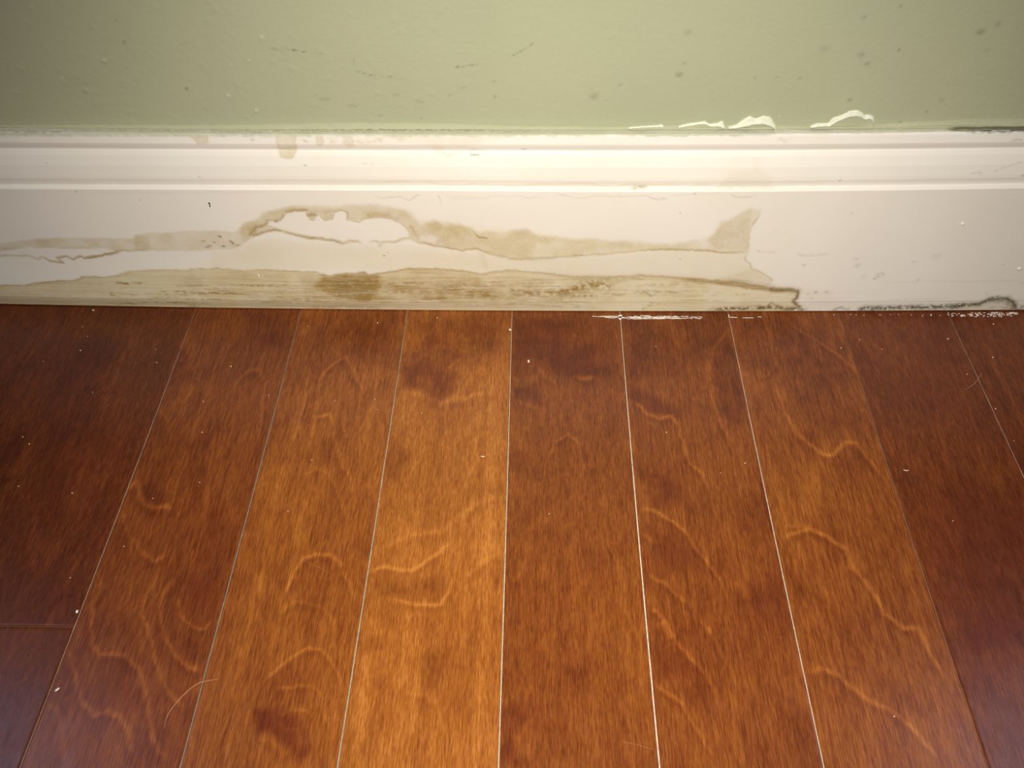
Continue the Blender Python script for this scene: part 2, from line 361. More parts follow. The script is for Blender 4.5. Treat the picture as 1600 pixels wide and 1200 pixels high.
# light lines of the figure, traced plank by plank: (points, width, strength)
LIGHT = {
 -1: [([(154,885),(159,919),(145,944),(142,978),(145,1006),(157,1023),(179,1024),(197,1027),(216,1046),(228,1077),(233,1114),(237,1151),(250,1175),(271,1191)],8,.75),
      ([(106,1009),(114,1037),(123,1077),(130,1101),(148,1117),(167,1111),(185,1120),(200,1138),(204,1163),(210,1188)],8,.75),
      ([(74,1098),(89,1111),(96,1138),(96,1169),(108,1191)],9,.5),
      ([(270,905),(253,929),(250,960),(259,993),(274,1024),(293,1043),(315,1052)],7,.75),
      ([(241,905),(222,947),(231,990),(244,1027),(256,1071),(271,1092),(296,1111)],6,.65),
      ([(278,932),(281,960),(296,978),(318,983),(333,969)],6,.55),
      ([(207,839),(222,864),(241,876),(256,868)],7,.55),
      ([(196,770),(213,752),(222,782),(240,795),(258,791),(270,800)],11,.7),
      ([(278,830),(274,870),(270,900)],5,.3),([(302,840),(296,880)],5,.3),
      ([(285,660),(291,625),(305,600)],5,.35),([(360,610),(385,580),(405,578),(414,600),(408,650),(402,700)],7,.4),
      ([(250,640),(262,660),(270,690)],6,.3),([(337,640),(332,700),(322,780),(318,830)],8,.35),([(190,800),(200,830),(212,880)],7,.4)],
 0: [([(490,620),(508,581),(526,563),(541,557),(547,569),(559,596),(571,614)],6,.6),
     ([(482,700),(490,662),(494,650),(514,647),(520,662),(523,686),(532,719),(544,740),(556,790)],7,.55),
     ([(458,800),(470,762),(481,740),(496,731),(514,740),(530,770),(540,810)],6,.3),
     ([(454,698),(472,650),(480,610)],6,.35),([(440,800),(450,750)],6,.25),
     ([(440,940),(455,904),(474,873),(492,865),(517,867),(533,885),(545,910),(552,940)],7,.65),
     ([(405,1070),(431,1046),(455,1024),(480,1012),(502,1015),(517,1033),(533,1064),(538,1090)],5,.55),
     ([(418,1077),(455,1074),(471,1069),(489,1074),(502,1092),(511,1126),(515,1160)],4,.45),
     ([(432,1115),(443,1118),(455,1110),(477,1110),(490,1122)],4,.4),([(443,1141),(462,1141),(474,1163)],4,.4),
     ([(430,960),(460,940),(500,945),(520,970),(530,1000)],5,.3),
     ([(402,1160),(420,1145),(432,1165),(455,1180)],14,.5),([(400,860),(430,780),(445,720)],18,.3),([(350,1100),(395,960),(415,880)],24,.3)],
 1: [([(576,895),(600,884),(622,889),(640,892),(662,879),(687,861),(705,845)],7,.6),
     ([(610,935),(640,941),(671,947),(690,944),(702,922),(708,895)],6,.55),
     ([(628,1083),(665,1086),(675,1100)],4,.3),([(590,860),(640,836),(690,832),(720,806),(740,790),(790,770)],12,.3),
     ([(635,610),(660,617),(690,630),(725,622),(780,610)],14,.35),([(720,560),(700,575),(690,600)],6,.35),
     ([(745,640),(742,720),(720,770),(700,800)],14,.22),([(768,620),(770,700),(765,850),(758,1000),(752,1190)],34,.35),
     ([(735,900),(720,980),(712,1080)],26,.25),([(690,640),(664,700),(630,760)],8,.25),([(730,905),(750,880),(785,860)],8,.35),
     ([(640,980),(655,1030),(645,1110),(620,1190)],26,.3),([(575,990),(565,1100),(560,1190)],20,.25)],
 2: [([(855,720),(870,690),(887,677),(905,692),(911,728),(915,790)],5,.45),([(895,586),(912,592),(930,590)],9,.6),
     ([(845,575),(852,590),(870,597)],8,.35),([(880,780),(888,740),(896,760)],5,.3),
     ([(806,760),(812,690),(830,650)],8,.25),([(803,910),(818,890),(828,850)],7,.3),([(962,700),(975,800),(985,900)],9,.22),
     ([(805,1190),(812,1150),(830,1120)],10,.25),([(940,835),(965,880),(980,930)],4,.3),([(800,620),(840,640),(850,680)],6,.25)],
 3: [([(983,623),(998,632),(1010,647),(1031,653),(1049,650),(1058,662),(1067,692),(1076,722),(1097,740),(1106,758),(1109,782)],6,.7),
     ([(1139,512),(1118,539),(1110,569),(1112,614),(1121,650),(1139,686),(1148,725),(1154,758),(1158,800)],7,.55),
     ([(1108,545),(1104,590),(1100,610)],9,.4),
     ([(998,794),(1022,797),(1046,812),(1067,827),(1071,833),(1087,858),(1105,876),(1124,904),(1139,938)],6,.75),
     ([(1013,898),(1034,907),(1056,926),(1074,944)],5,.5),
     ([(1013,950),(1028,956),(1044,981),(1056,1003),(1084,1034),(1102,1055),(1118,1083),(1130,1114)],5,.65),
     ([(1032,970),(1042,985),(1050,1000)],15,.7),([(1003,835),(1015,842),(1022,852)],6,.4),
     ([(1093,966),(1108,984),(1126,1015),(1145,1052),(1158,1089)],6,.45),([(1106,980),(1110,990)],8,.4),
     ([(1022,1067),(1044,1083),(1068,1101),(1084,1132),(1102,1163),(1121,1194)],5,.6),
     ([(1150,905),(1165,940)],5,.4),([(1140,840),(1152,890),(1170,950),(1185,990)],6,.35),([(1130,1130),(1146,1170),(1160,1198)],6,.35),
     ([(1160,600),(1180,610),(1176,640)],9,.3),([(1210,1020),(1225,1080),(1240,1180)],8,.3)],
 4: [([(1232,500),(1248,515),(1269,527),(1290,541),(1320,563),(1338,581)],6,.55),
     ([(1190,590),(1205,580),(1212,565)],5,.4),
     ([(1200,584),(1212,608),(1227,647),(1239,668),(1260,692),(1284,710),(1302,710),(1320,692),(1338,692),(1350,707),(1368,731),(1392,761)],8,.6),
     ([(1238,664),(1252,688)],12,.3),
     ([(1218,855),(1234,836),(1262,828),(1292,839),(1323,858),(1336,889),(1354,913),(1385,960),(1410,981),(1434,984),(1456,1024),(1478,1058),(1508,1114)],8,.7),
     ([(1330,880),(1345,900)],14,.3),([(1222,820),(1250,822),(1270,826)],10,.3),
     ([(1259,1050),(1286,1046),(1314,1058),(1330,1074),(1360,1095),(1391,1108),(1422,1135),(1453,1169),(1470,1190)],8,.65),
     ([(1205,540),(1214,575)],6,.35),([(1290,490),(1330,560),(1345,610)],7,.25)],
 5: [([(1455,575),(1461,620),(1467,655),(1473,692),(1480,730)],7,.4),([(1362,614),(1378,660),(1393,712),(1402,750)],12,.45),
     ([(1370,585),(1382,620)],6,.35),([(1340,525),(1358,548),(1375,590)],6,.3),([(1404,660),(1425,720),(1440,790)],6,.3),
     ([(1568,850),(1562,880),(1558,905)],5,.35),([(1530,690),(1536,760)],6,.2)],
 6: [([(1545,540),(1560,590),(1590,640)],10,.3)],
 -2: [([(150,520),(120,600),(100,680)],12,.2),([(190,560),(150,680),(110,790)],8,.25),([(225,500),(205,560)],10,.25),([(130,860),(95,930)],7,.25),
      ([(62,1010),(60,1050),(52,1090)],6,.3),([(30,1070),(55,1040)],6,.35),([(60,720),(30,800)],10,.25)],
 -3: [([(40,560),(20,620)],10,.15)]}
# darker or redder clouds of the figure; the broad ones along the wall paint in light falloff: (polygon, softness, strength, red)
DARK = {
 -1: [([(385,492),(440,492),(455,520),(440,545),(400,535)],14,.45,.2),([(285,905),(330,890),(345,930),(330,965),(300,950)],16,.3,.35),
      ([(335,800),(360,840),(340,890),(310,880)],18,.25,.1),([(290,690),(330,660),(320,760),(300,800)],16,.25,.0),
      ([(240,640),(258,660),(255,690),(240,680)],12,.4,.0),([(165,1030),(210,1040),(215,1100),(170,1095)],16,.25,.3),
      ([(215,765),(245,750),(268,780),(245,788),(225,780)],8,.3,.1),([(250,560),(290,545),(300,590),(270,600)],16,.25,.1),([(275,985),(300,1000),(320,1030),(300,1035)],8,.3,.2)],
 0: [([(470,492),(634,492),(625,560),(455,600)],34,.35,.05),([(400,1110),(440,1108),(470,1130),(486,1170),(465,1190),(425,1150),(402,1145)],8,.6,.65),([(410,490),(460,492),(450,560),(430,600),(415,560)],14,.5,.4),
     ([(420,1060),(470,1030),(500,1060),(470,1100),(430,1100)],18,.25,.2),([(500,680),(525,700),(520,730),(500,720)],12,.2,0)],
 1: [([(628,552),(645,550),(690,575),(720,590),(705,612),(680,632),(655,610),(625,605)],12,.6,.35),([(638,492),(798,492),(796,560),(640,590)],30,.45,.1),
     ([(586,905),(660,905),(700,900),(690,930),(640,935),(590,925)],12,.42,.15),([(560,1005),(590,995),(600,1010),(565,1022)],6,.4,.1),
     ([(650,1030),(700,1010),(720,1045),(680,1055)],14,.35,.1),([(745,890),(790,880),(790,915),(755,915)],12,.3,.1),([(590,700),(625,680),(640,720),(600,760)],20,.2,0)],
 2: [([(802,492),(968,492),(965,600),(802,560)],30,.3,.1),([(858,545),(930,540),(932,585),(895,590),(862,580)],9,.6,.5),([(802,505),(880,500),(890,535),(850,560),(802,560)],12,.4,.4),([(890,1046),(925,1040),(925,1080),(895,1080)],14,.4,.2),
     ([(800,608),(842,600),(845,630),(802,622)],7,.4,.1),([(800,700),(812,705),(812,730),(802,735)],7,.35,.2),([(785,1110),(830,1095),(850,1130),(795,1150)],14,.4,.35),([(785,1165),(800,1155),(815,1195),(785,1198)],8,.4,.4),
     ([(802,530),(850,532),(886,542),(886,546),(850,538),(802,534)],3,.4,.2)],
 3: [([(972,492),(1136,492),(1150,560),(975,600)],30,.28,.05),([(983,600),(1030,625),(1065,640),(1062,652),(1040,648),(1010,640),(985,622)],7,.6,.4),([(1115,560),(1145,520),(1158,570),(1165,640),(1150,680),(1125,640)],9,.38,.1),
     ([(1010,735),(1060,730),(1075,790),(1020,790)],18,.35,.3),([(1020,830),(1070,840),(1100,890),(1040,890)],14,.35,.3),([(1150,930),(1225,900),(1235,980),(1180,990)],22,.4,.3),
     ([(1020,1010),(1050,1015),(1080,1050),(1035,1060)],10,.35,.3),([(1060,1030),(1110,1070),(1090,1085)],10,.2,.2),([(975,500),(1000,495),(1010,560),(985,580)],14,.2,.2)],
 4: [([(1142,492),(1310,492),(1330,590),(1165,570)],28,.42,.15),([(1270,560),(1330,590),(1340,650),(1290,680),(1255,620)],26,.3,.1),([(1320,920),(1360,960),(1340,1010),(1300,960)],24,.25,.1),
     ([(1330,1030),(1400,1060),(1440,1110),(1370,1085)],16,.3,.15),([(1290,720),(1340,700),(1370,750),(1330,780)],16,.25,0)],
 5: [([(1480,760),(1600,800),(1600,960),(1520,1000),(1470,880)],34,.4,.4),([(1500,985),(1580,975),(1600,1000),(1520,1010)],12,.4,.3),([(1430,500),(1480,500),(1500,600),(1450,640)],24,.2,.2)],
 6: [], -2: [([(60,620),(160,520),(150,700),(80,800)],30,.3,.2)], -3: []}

def sym(n):                                                # rounded long edges: columns across a plank, 0..1, and drop
    return n
plank_i = 0
def plank(k, y0, y1, seed):
    ys = np.unique(np.r_[np.linspace(y0, max(y0, 0.125), max(2, int((max(y0, .125) - y0) / 0.03))), np.arange(max(y0, 0.125), y1, 0.00125), y1])
    gl = GAP.get(k, (0.00006, None))[0]; gr = GAP.get(k + 1, (0.00006, None))[0]
    nar = 0.48 + 0.52 * sstep(0.50, 0.30, ys)                 # joints close up towards the wall
    L = JF[k](ys) + gl * nar; Rr = JF[k + 1](ys) - gr * nar
    e = 0.00045
    ts = np.linspace(0, 1, 74)
    X = L[:, None] + e + (Rr - L - 2 * e)[:, None] * ts[None]
    X = np.hstack([L[:, None], L[:, None], L[:, None] + e * 0.3, X, Rr[:, None] - e * 0.3, Rr[:, None], Rr[:, None]])
    zc = np.r_[-0.012, -0.00035, -0.0001, np.zeros(74), -0.0001, -0.00035, -0.012]
    Z = np.repeat(zc[None], len(ys), 0).copy()
    Z[:, 3:-3] += (fbm(X[:, 3:-3], np.repeat(ys[:, None], 74, 1), 30, seed) - 0.5) * 0.00012
    Z[0] = np.minimum(Z[0], -0.0001); Z[-1] = np.minimum(Z[-1], -0.0001)
    Y = np.repeat(ys[:, None], X.shape[1], 1)
    Y2 = np.vstack([Y[:1], Y, Y[-1:]]); X2 = np.vstack([X[:1], X, X[-1:]]); Z2 = np.vstack([np.full((1, X.shape[1]), -0.012), Z, np.full((1, X.shape[1]), -0.012)])
    P = np.stack([X2, Y2, Z2], -1)
    cv = Canvas(X2, Y2, on_floor, 0.00044, warp=0.0016, wscale=150, seed=int(seed))
    for p, wd, st in LIGHT.get(k, []):
        cv.line('l', p, wd * 0.85, st * 0.95, soft=0.9)
        q = [(a + 1.0, b + 7) for a, b in p]                # the darker flank of each light line
        cv.line('d', q, wd * 1.7, st * 0.33)
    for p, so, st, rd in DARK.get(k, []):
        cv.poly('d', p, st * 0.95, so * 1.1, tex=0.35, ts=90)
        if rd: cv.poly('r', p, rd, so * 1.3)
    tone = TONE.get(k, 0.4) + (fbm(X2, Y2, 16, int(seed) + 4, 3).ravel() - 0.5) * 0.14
    o = grid('plank', P, WOOD, floor, {'figure_shade': (cv.get('l'), cv.get('d'), np.clip(cv.get('r') + RED.get(k, 0.1), 0, 1), tone),
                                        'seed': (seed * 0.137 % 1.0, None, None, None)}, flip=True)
    return o
END = on_floor(50, 979)[1]
yb = lambda: 0.5145
for k in range(-8, 12):
    if k == -2:
        plank(k, END + 0.00015, yb(), 21); plank(k, 0.0, END - 0.00015, 34)
    elif k == -4:
        plank(k, 0.31, yb(), 41); plank(k, 0.0, 0.3097, 44)
    else:
        plank(k, 0.0, yb(), 50 + k)

cnt = 0
for k, (hw, colr) in GAP.items():
    ys = np.linspace(0.0, 0.512, 180)
    x = JF[k](ys)
    top = -0.00022 - 0.00018 * vnoise(ys, ys * 0, 160, 3 + k)
    nz = 0.75 + 0.5 * vnoise(ys, ys * 0, 90, 8 + k)
    wr = hw * 1.02
    sh = hw * 0.35 * (1 if k < 3 else -1) * 0             # dust fills the whole joint
    P = np.stack([np.stack([x - wr, ys, -0.0115 + 0 * ys], -1), np.stack([x - wr, ys, top - 0.0001], -1), np.stack([x + sh, ys, top], -1),
                  np.stack([x + wr, ys, top - 0.0001], -1), np.stack([x + wr, ys, -0.0115 + 0 * ys], -1)], 1)
    grid('joint_filler', P, filler_mat('abcdefghijk'[k + 1], colr), floor, flip=True)
# hair-thin grey line in the butt joint at the left
ej = np.stack([np.linspace(JF[-2](END) , JF[-1](END) - 0.0004, 30), np.full(30, END), np.full(30, -0.00004)], -1)
P = np.stack([ej + [0, -0.0003, -0.0002], ej + [0, -0.0002, 0.00006], ej + [0, 0.0002, 0.00006], ej + [0, 0.0003, -0.0002]], 1)
grid('joint_filler', P, filler_mat('m', (0.17, 0.075, 0.045)), floor, flip=False)

# ================================================================== WALL
xs = np.r_[np.linspace(-0.80, -0.46, 8)[:-1], np.arange(-0.46, 0.42, 0.0011), np.linspace(0.42, 0.80, 8)]
zs = np.r_[-0.012, 0.10, np.arange(0.1475, 0.166, 0.00045), np.arange(0.166, 0.345, 0.0011), np.linspace(0.36, 1.7, 12)]
XX, ZZ = np.meshgrid(xs, zs, indexing='ij')
wc = Canvas(XX, ZZ, lambda a, b: on_wall(a, b)[[0, 2]], 0.0005, warp=0.0005, wscale=300, seed=5)
bump = np.zeros(len(wc.U))
# pale strip where the caulk line meets the wall
wc.poly('strip', [(-120,197),(150,195),(330,195.5),(480,193),(560,191.5),(700,193),(800,197),(950,199),(1050,196),(1200,197),(1320,198),(1420,190),(1520,186),(1720,184),(1720,260),(-120,260)], .75, 1.2)
# under the torn flaps
for p in ([(1072,197),(1102,191),(1110,194),(1131,198),(1131,230),(1070,230)], [(1150,198),(1172,193),(1198,192),(1211,202),(1211,230),(1140,230)],
          [(1275,196),(1300,192),(1325,181),(1340,179),(1350,185),(1362,187),(1363,230),(1270,230)]):
    wc.poly('strip', p, .35, .8)
# dark broken crack lines and dots
wc.line('scuff', [(-60,203),(120,203),(330,204),(480,203.3),(600,202.6),(760,203),(900,205)], 1.6, .85, brk=.47, bs=900)
wc.line('scuff', [(300,205),(430,206),(560,205)], 3, .5, brk=.55, bs=700)
wc.line('white', [(960,205.3),(1100,205.2),(1290,204)], 1.6, .85, brk=.30, bs=300)
wc.line('scuff', [(1210,203),(1330,203),(1480,201),(1600,197)], 1.2, .6, brk=.45, bs=500)
wc.line('light', [(1380,196),(1450,194),(1600,191)], 3, .5, brk=.4, bs=500)
wc.line('light', [(1520,198),(1570,196),(1640,194)], 2, .9, brk=.45, bs=500)
wc.line('scuff', [(1482,200.5),(1520,200),(1560,199.5),(1680,198)], 4.5, .95, brk=.12, bs=400)
wc.line('scuff', [(1540,203),(1680,202)], 5, .9)
# scuffs
for p, ww, st, bk in (([(419,77),(440,76.5),(458,77.5)],1.7,.75,.47),([(458,78),(480,82),(502,83)],1.3,.6,.5),([(556,110),(575,117),(600,119),(638,124)],1.3,.55,.5),
                      ([(553,92),(553,100)],2,.2,0),([(712,105),(728,103),(750,100)],1.5,.75,.42),([(802,86),(815,80),(822,76),(833,67)],1.3,.6,.45),
                      ([(700,150),(705,147)],2,.3,0),([(500,155),(515,155)],3,.25,0),([(545,165),(556,166)],3,.25,0),([(616,149),(624,148)],2.5,.3,0),([(650,158),(660,159)],3,.3,0),
                      ([(592,180),(598,181)],2,.25,0),([(720,137),(728,136)],2.5,.25,0),([(128,131),(138,133)],2,.2,0),([(281,69),(297,67)],2,.2,.4)):
    wc.line('scuff', p, ww, st, brk=bk, bs=1100, fade=False)
for x, y, r, st in ((292,138,1.6,.8),(358,101,2,.2),(195,65,2.4,.3),(162,96,2,.25),(1061,116,3.6,.35),(928,150,4.5,.28),(1070,99,2.5,.2),(1180,121,1.3,.5),(1214,121,1.2,.5),(1250,122,1.6,.4),(1345,85,3.5,.28),(1354,99,3,.3),
                    (1405,78,1.6,.7),(1532,49,4,.4),(1560,37,3.5,.25),(1288,76,5,.15),(1075,51,4,.2),(1350,27,3,.2),(1471,156,3.5,.15),(1328,156,2.5,.35),(1448,174,1.5,.5),(968,133,2.5,.2),(1408,8,1.5,.6),(1541,79,3,.15),
                    (948,157,1.3,.3),(772,127,1.8,.3),(773,151,1.8,.3),(1407,190,1.5,.4),(181,32,1.5,.2),(658,185,1.8,.2)):
    wc.spot('scuff', x, y, r * 1.3, r, st)
for x, y, r in ((409,59,1.8),(163,95,2.2),(359,103,2),(357,150,2.2),(400,173,1.8),(97,122,1.5),(389,95,1.6),(1218,183,1.5)):
    wc.spot('light', x, y - 1, r, r, .6)
# little paint nibs and the puffed edge over the baseboard
def nib(x, y, r, h):
    c = on_wall(x, y); idx = np.nonzero((abs(wc.U - c[0]) < r * 3) & (abs(wc.V - c[2]) < r * 3))[0]
    bump[idx] += h * np.exp(-((wc.U[idx] - c[0]) ** 2 + (wc.V[idx] - c[2]) ** 2) / r ** 2)
r2 = np.random.RandomState(3)
for x, y in ((163,96),(195,65),(409,59),(358,102),(357,150),(400,173),(389,95),(292,138),(1061,116),(928,150),(1345,85),(1354,99),(1532,49)):
    nib(x, y, 0.0011, 0.0004)
for _ in range(110):
    nib(r2.uniform(0, 700) ** 1.0, r2.uniform(0, 195), r2.uniform(0.0008, 0.0022), r2.uniform(0.00008, 0.0003))
for x, y, r, h in ((1100,192,.006,.0006),(1185,190,.007,.0009),(1320,186,.012,.0009),(1460,192,.012,.0004)):
    nib(x, y, r, h)
bump *= (wc.V > 0.153)
YY = bow(XX) + WALL_OFF - bump.reshape(XX.shape) - 0.00035 * sstep(0.160, 0.155, ZZ) * (fbm(XX, ZZ, 60, 2) - 0.2)
P = np.stack([XX, YY, ZZ], -1)
wall = grid('wall_back', P, WALL, None, {'marks': (wc.get('strip'), wc.get('scuff'), wc.get('light'), wc.get('white'))})
wall.data.polygons.foreach_set('use_smooth', np.ones(len(wall.data.polygons), bool))
sm = wall.modifiers.new('thickness', 'SOLIDIFY'); sm.thickness = 0.012; sm.offset = -1
tag(wall, 'sage green painted wall with scuffs and peeling paint above the baseboard', 'wall', kind='structure')

def flap(top, bot, lift):
    n = 34
    def res(p):
        p = np.array([on_wall(1000 + a / 3.3333, 150 + b / 3.3333) for a, b in p])
        d = np.r_[0, np.cumsum(np.hypot(np.diff(p[:, 0]), np.diff(p[:, 2])))]; t = np.linspace(0, d[-1], n)
        return np.stack([np.interp(t, d, p[:, i]) for i in range(3)], -1)
    T = res(top); B = res(bot); rows = []
    M = 5
    for j in range(M):
        t = j / (M - 1); q = T * (1 - t) + B * t
        q[:, 2] += (fbm(q[:, 0], q[:, 2], 900, 3) - 0.5) * 0.0006
        q[:, 1] -= 0.0011 + lift * t ** 1.5
        rows.append(q)
    V = np.stack(rows, 1)
    edge_t = V[:, :1].copy(); edge_t[:, :, 1] += 0.001
    edge_b = V[:, -1:].copy(); edge_b[:, :, 1] += 0.00030; edge_b[:, :, 2] += 0.0001
    V = np.concatenate([edge_t, V, edge_b], 1)
    grid('paint_peel', V, PEEL, wall, smooth=True)
flap([(-60,163),(0,156),(60,153),(100,151),(110,145),(120,152)], [(-60,165),(0,159),(60,156),(100,156),(110,158),(122,158)], .0004)
flap([(200,155),(260,140),(300,135),(335,127),(360,142),(400,140),(430,128),(440,150),(438,162)], [(200,158),(260,147),(310,140),(340,139),(362,152),(400,153),(420,158),(432,161),(438,164)], .0008)
flap([(460,158),(500,148),(540,120),(570,102),(600,115),(640,100),(680,108),(705,150),(706,172)], [(460,161),(520,154),(560,152),(580,141),(600,142),(640,140),(675,147),(697,162),(702,175)], .0016)
flap([(885,155),(920,140),(980,138),(1000,112),(1050,95),(1090,75),(1130,70),(1160,85),(1165,98),(1190,93),(1215,105),(1221,140),(1215,172)],
     [(887,157),(930,150),(990,149),(1020,128),(1070,106),(1120,97),(1148,101),(1168,116),(1192,108),(1206,118),(1213,145),(1209,174)], .0014)

# ================================================================== BASEBOARD
xs = np.r_[np.linspace(-0.80, -0.44, 7)[:-1], np.arange(-0.44, 0.39, 0.0006), np.linspace(0.39, 0.80, 8)]
ss = np.unique(np.r_[np.arange(0, SLEN, 0.00062), seg])
dd = np.interp(ss, seg, vis[:, 0]); zz = np.interp(ss, seg, vis[:, 1])
XX, SS = np.meshgrid(xs, ss, indexing='ij')
b = Canvas(XX, SS, on_board, 0.00055, warp=0.0010, wscale=260, seed=11)
LOWTOP = [(-150,448),(-60,446),(0,445),(40,444),(77,439),(117,437),(128,432),(149,431),(168,433),(187,428),(203,424),(253,421),(293,421),(341,419),(377,422),(417,421),(457,423),(494,425),(507,429),(518,431),(531,427),(553,427),(569,425),(575,430),(590,427),(617,423),(638,419.5),(665,419),(697,421),(721,423),(753,428),(769,425),(791,422),(820,424),(860,428),(903,432),(940,433),(980,432),(1001,430),(1033,433),(1073,435),(1090,436),(1126,439),(1150,440),(1180,445),(1204,450),(1234,451),(1247,454)]
LOWR = [(1247,454),(1246,465),(1240,470),(1250,480),(1232,484)]
low = LOWTOP + LOWR[1:] + [(1220,500),(-150,500)]
b.poly('pale', low, .38, 1.0, tex=.22, ts=60)
b.poly('pale', [p for p in LOWTOP if p[0] < 800] + [(860, 440), (800, 500), (-150, 500)], .24, 2.0)
b.poly('streak', low, .9, 1.0)
b.poly('streak', [(880,425),(1260,440),(1260,500),(860,500)], .55, 12, cut=True)
b.poly('yellow', low, .55, 1.5, tex=.3, ts=90)
b.poly('yellow', [(300,414),(350,400),(400,378),(520,384),(660,388),(790,404),(900,404),(1060,394),(1168,396),(1163,408),(1180,422),(1205,438),(1100,438),(860,430),(640,422),(330,422)], .30, 11, tex=.2, ts=50)
b.poly('yellow', [(660,345),(800,360),(960,378),(1168,388),(1168,396),(1000,395),(800,404),(700,388)], .35, 5)
b.poly('brown', [(300,423),(500,428),(640,424),(760,428),(960,436),(960,470),(700,474),(400,470),(280,455)], .16, 9, tex=.5, ts=110)
b.line('pale', LOWTOP, 5, .25, fade=False)
b.line('brown', LOWTOP[:30], 2.0, .28, fade=False, brk=.3, bs=120)
b.line('brown', LOWTOP[20:], 3.2, .38, fade=False); b.line('brown', LOWTOP[34:], 12, .16, fade=False)
b.line('brown', LOWTOP[2:9], 2.6, .35, brk=.35, bs=100)
# heavy blotch
b.poly('mould', [(520,436),(580,432),(586,452),(560,464),(525,458)], .16, 8)
b.poly('brown', [(505,430),(518,432),(532,428),(553,428),(569,426),(576,431),(592,428),(594,446),(588,460),(575,468),(545,466),(515,458),(492,446)], .80, 6, tex=.2, ts=300)
b.poly('brown', [(470,436),(620,432),(612,466),(560,476),(480,468)], .22, 10)
b.line('brown', [(470,482),(530,479),(600,481)], 7, .5, brk=.35, bs=200)
b.poly('brown', [(600,440),(660,444),(740,440),(775,450),(778,468),(700,470),(620,460)], .46, 7, tex=.55, ts=180)
b.poly('brown', [(640,421),(700,424),(745,430),(758,440),(700,440),(650,432)], .15, 4)
b.line('brown', [(745,452),(790,445),(840,440)], 8, .18, brk=.4, bs=200)
b.line('brown', [(792,450),(815,456),(840,459),(872,457),(893,453)], 8, .85, brk=.48, bs=500)
b.line('brown', [(870,457),(885,456),(905,449),(925,445),(965,446)], 17, .85, brk=.42, bs=450); b.line('brown', [(780,462),(860,466),(930,462)], 14, .25, brk=.45, bs=200)
b.line('brown', [(890,462),(935,462)], 5, .6, brk=.45, bs=450)
b.line('brown', [(960,440),(985,437),(1010,434)], 6, .35, brk=.4, bs=300)
b.line('brown', [(985,458),(1010,457),(1016,462),(1025,456),(1070,459)], 4, .55, brk=.42, bs=400)
b.line('brown', [(1003,485),(1012,480),(1020,470)], 6, .5, brk=.45, bs=500)
b.line('brown', [(720,476),(800,474),(900,480),(935,482)], 4, .4, brk=.48, bs=300)
b.line('brown', [(800,440),(850,448)], 8, .3, brk=.5, bs=300)
r3 = np.random.RandomState(12)
for _ in range(120):                                       # thin horizontal weathering lines inside the low stain
    x = r3.uniform(150, 1200); y = r3.uniform(435, 476); L = r3.uniform(20, 110)
    if x + L > 1220: continue
    b.line('brown', [(x, y), (x + L / 2, y + r3.uniform(-2, 2)), (x + L, y + r3.uniform(-1, 3))], r3.uniform(1.6, 3.6), r3.uniform(.25, .65) * (1.0 if x < 800 else .6), brk=.45, bs=350)
# dark tide line on the right end
b.line('brown', [(1060,437),(1090,439),(1126,442),(1150,443),(1180,448),(1204,452),(1234,454),(1247,457)], 8, .62)
b.line('brown', [(1112,442),(1150,446),(1180,452),(1204,454),(1232,455)], 5, .6, brk=.3, bs=300)
b.line('mould', [(1205,452),(1234,453),(1247,457),(1245,466),(1239,471),(1249,480)], 4, .55, fade=False)
b.line('brown', LOWR, 6, .75, fade=False)
b.line('brown', [(1228,483),(1215,481),(1212,475),(1206,473),(1200,479),(1190,480)], 4, .6, fade=False, brk=.3, bs=600)
b.line('mould', [(1110,484),(1160,482),(1200,480),(1240,482),(1265,485)], 8, .8, brk=.42, bs=500)
b.line('brown', [(1100,484),(1160,482),(1225,480)], 7, .55, brk=.42, bs=500)
b.line('pale', [(1168,396),(1163,406),(1172,412),(1174,420),(1190,426),(1204,434),(1207,442)], 3, .65, brk=.25, bs=300)
b.poly('pale', [(1120,436),(1174,420),(1205,436),(1204,449),(1160,441)], .25, 3)
# mould along the bottom right
for p, ww, st, bk in (([(1304,484),(1312,481),(1325,483)],6,.5,.4),([(1346,483),(1352,481),(1400,481),(1440,480),(1475,480),(1500,478)],10,.9,.34),([(1350,484),(1440,480),(1470,477)],4,.5,.4),
                      ([(1490,479),(1505,477),(1530,475),(1540,470),(1550,466),(1562,467),(1574,467),(1582,473),(1584,479)],9,.95,.28),([(1545,470),(1560,472),(1575,476)],8,.4,.4),
                      ([(1584,482),(1600,480),(1640,481)],8,.75,.35),([(1450,480),(1500,474)],3,.4,.4),([(1545,480),(1580,482)],4,.4,.45)):
    b.line('mould', p, ww, st, brk=bk, bs=600, fade=False)
b.poly('pale', [(1500,480),(1540,470),(1560,466),(1580,474),(1586,484),(1500,486)], .35, 2)
b.poly('pale', [(1250,448),(1300,455),(1310,480),(1250,484)], .10, 6)
for x, y, r, st in ((1262,458,2.5,.35),(1275,456,3,.35),(1293,456,4,.4),(1268,466,3,.2),(1375,430,6,.3),(1367,435,3,.3),(1340,415,5,.2),(1337,405,4,.15),(1350,432,5,.12),(1256,414,2.5,.35),(1428,409,2.5,.25),(1434,438,1.5,.4),(1542,460,1.2,.6),(1597,442,1.2,.6),(1567,414,2,.25),(1465,400,8,.12)):
    b.spot('mould', x, y, r, r * .8, st, brk=.4, bs=900)
b.line('mould', [(1245,398),(1260,399),(1275,399),(1297,396)], 4, .16, brk=.3); b.line('mould', [(1370,442),(1440,440),(1520,440),(1600,438)], 2, .14, brk=.35)
b.line('mould', [(1380,469),(1430,467),(1490,466)], 1.6, .16, brk=.3); b.line('mould', [(1180,392),(1200,394),(1212,394)], 3, .2, brk=.4)
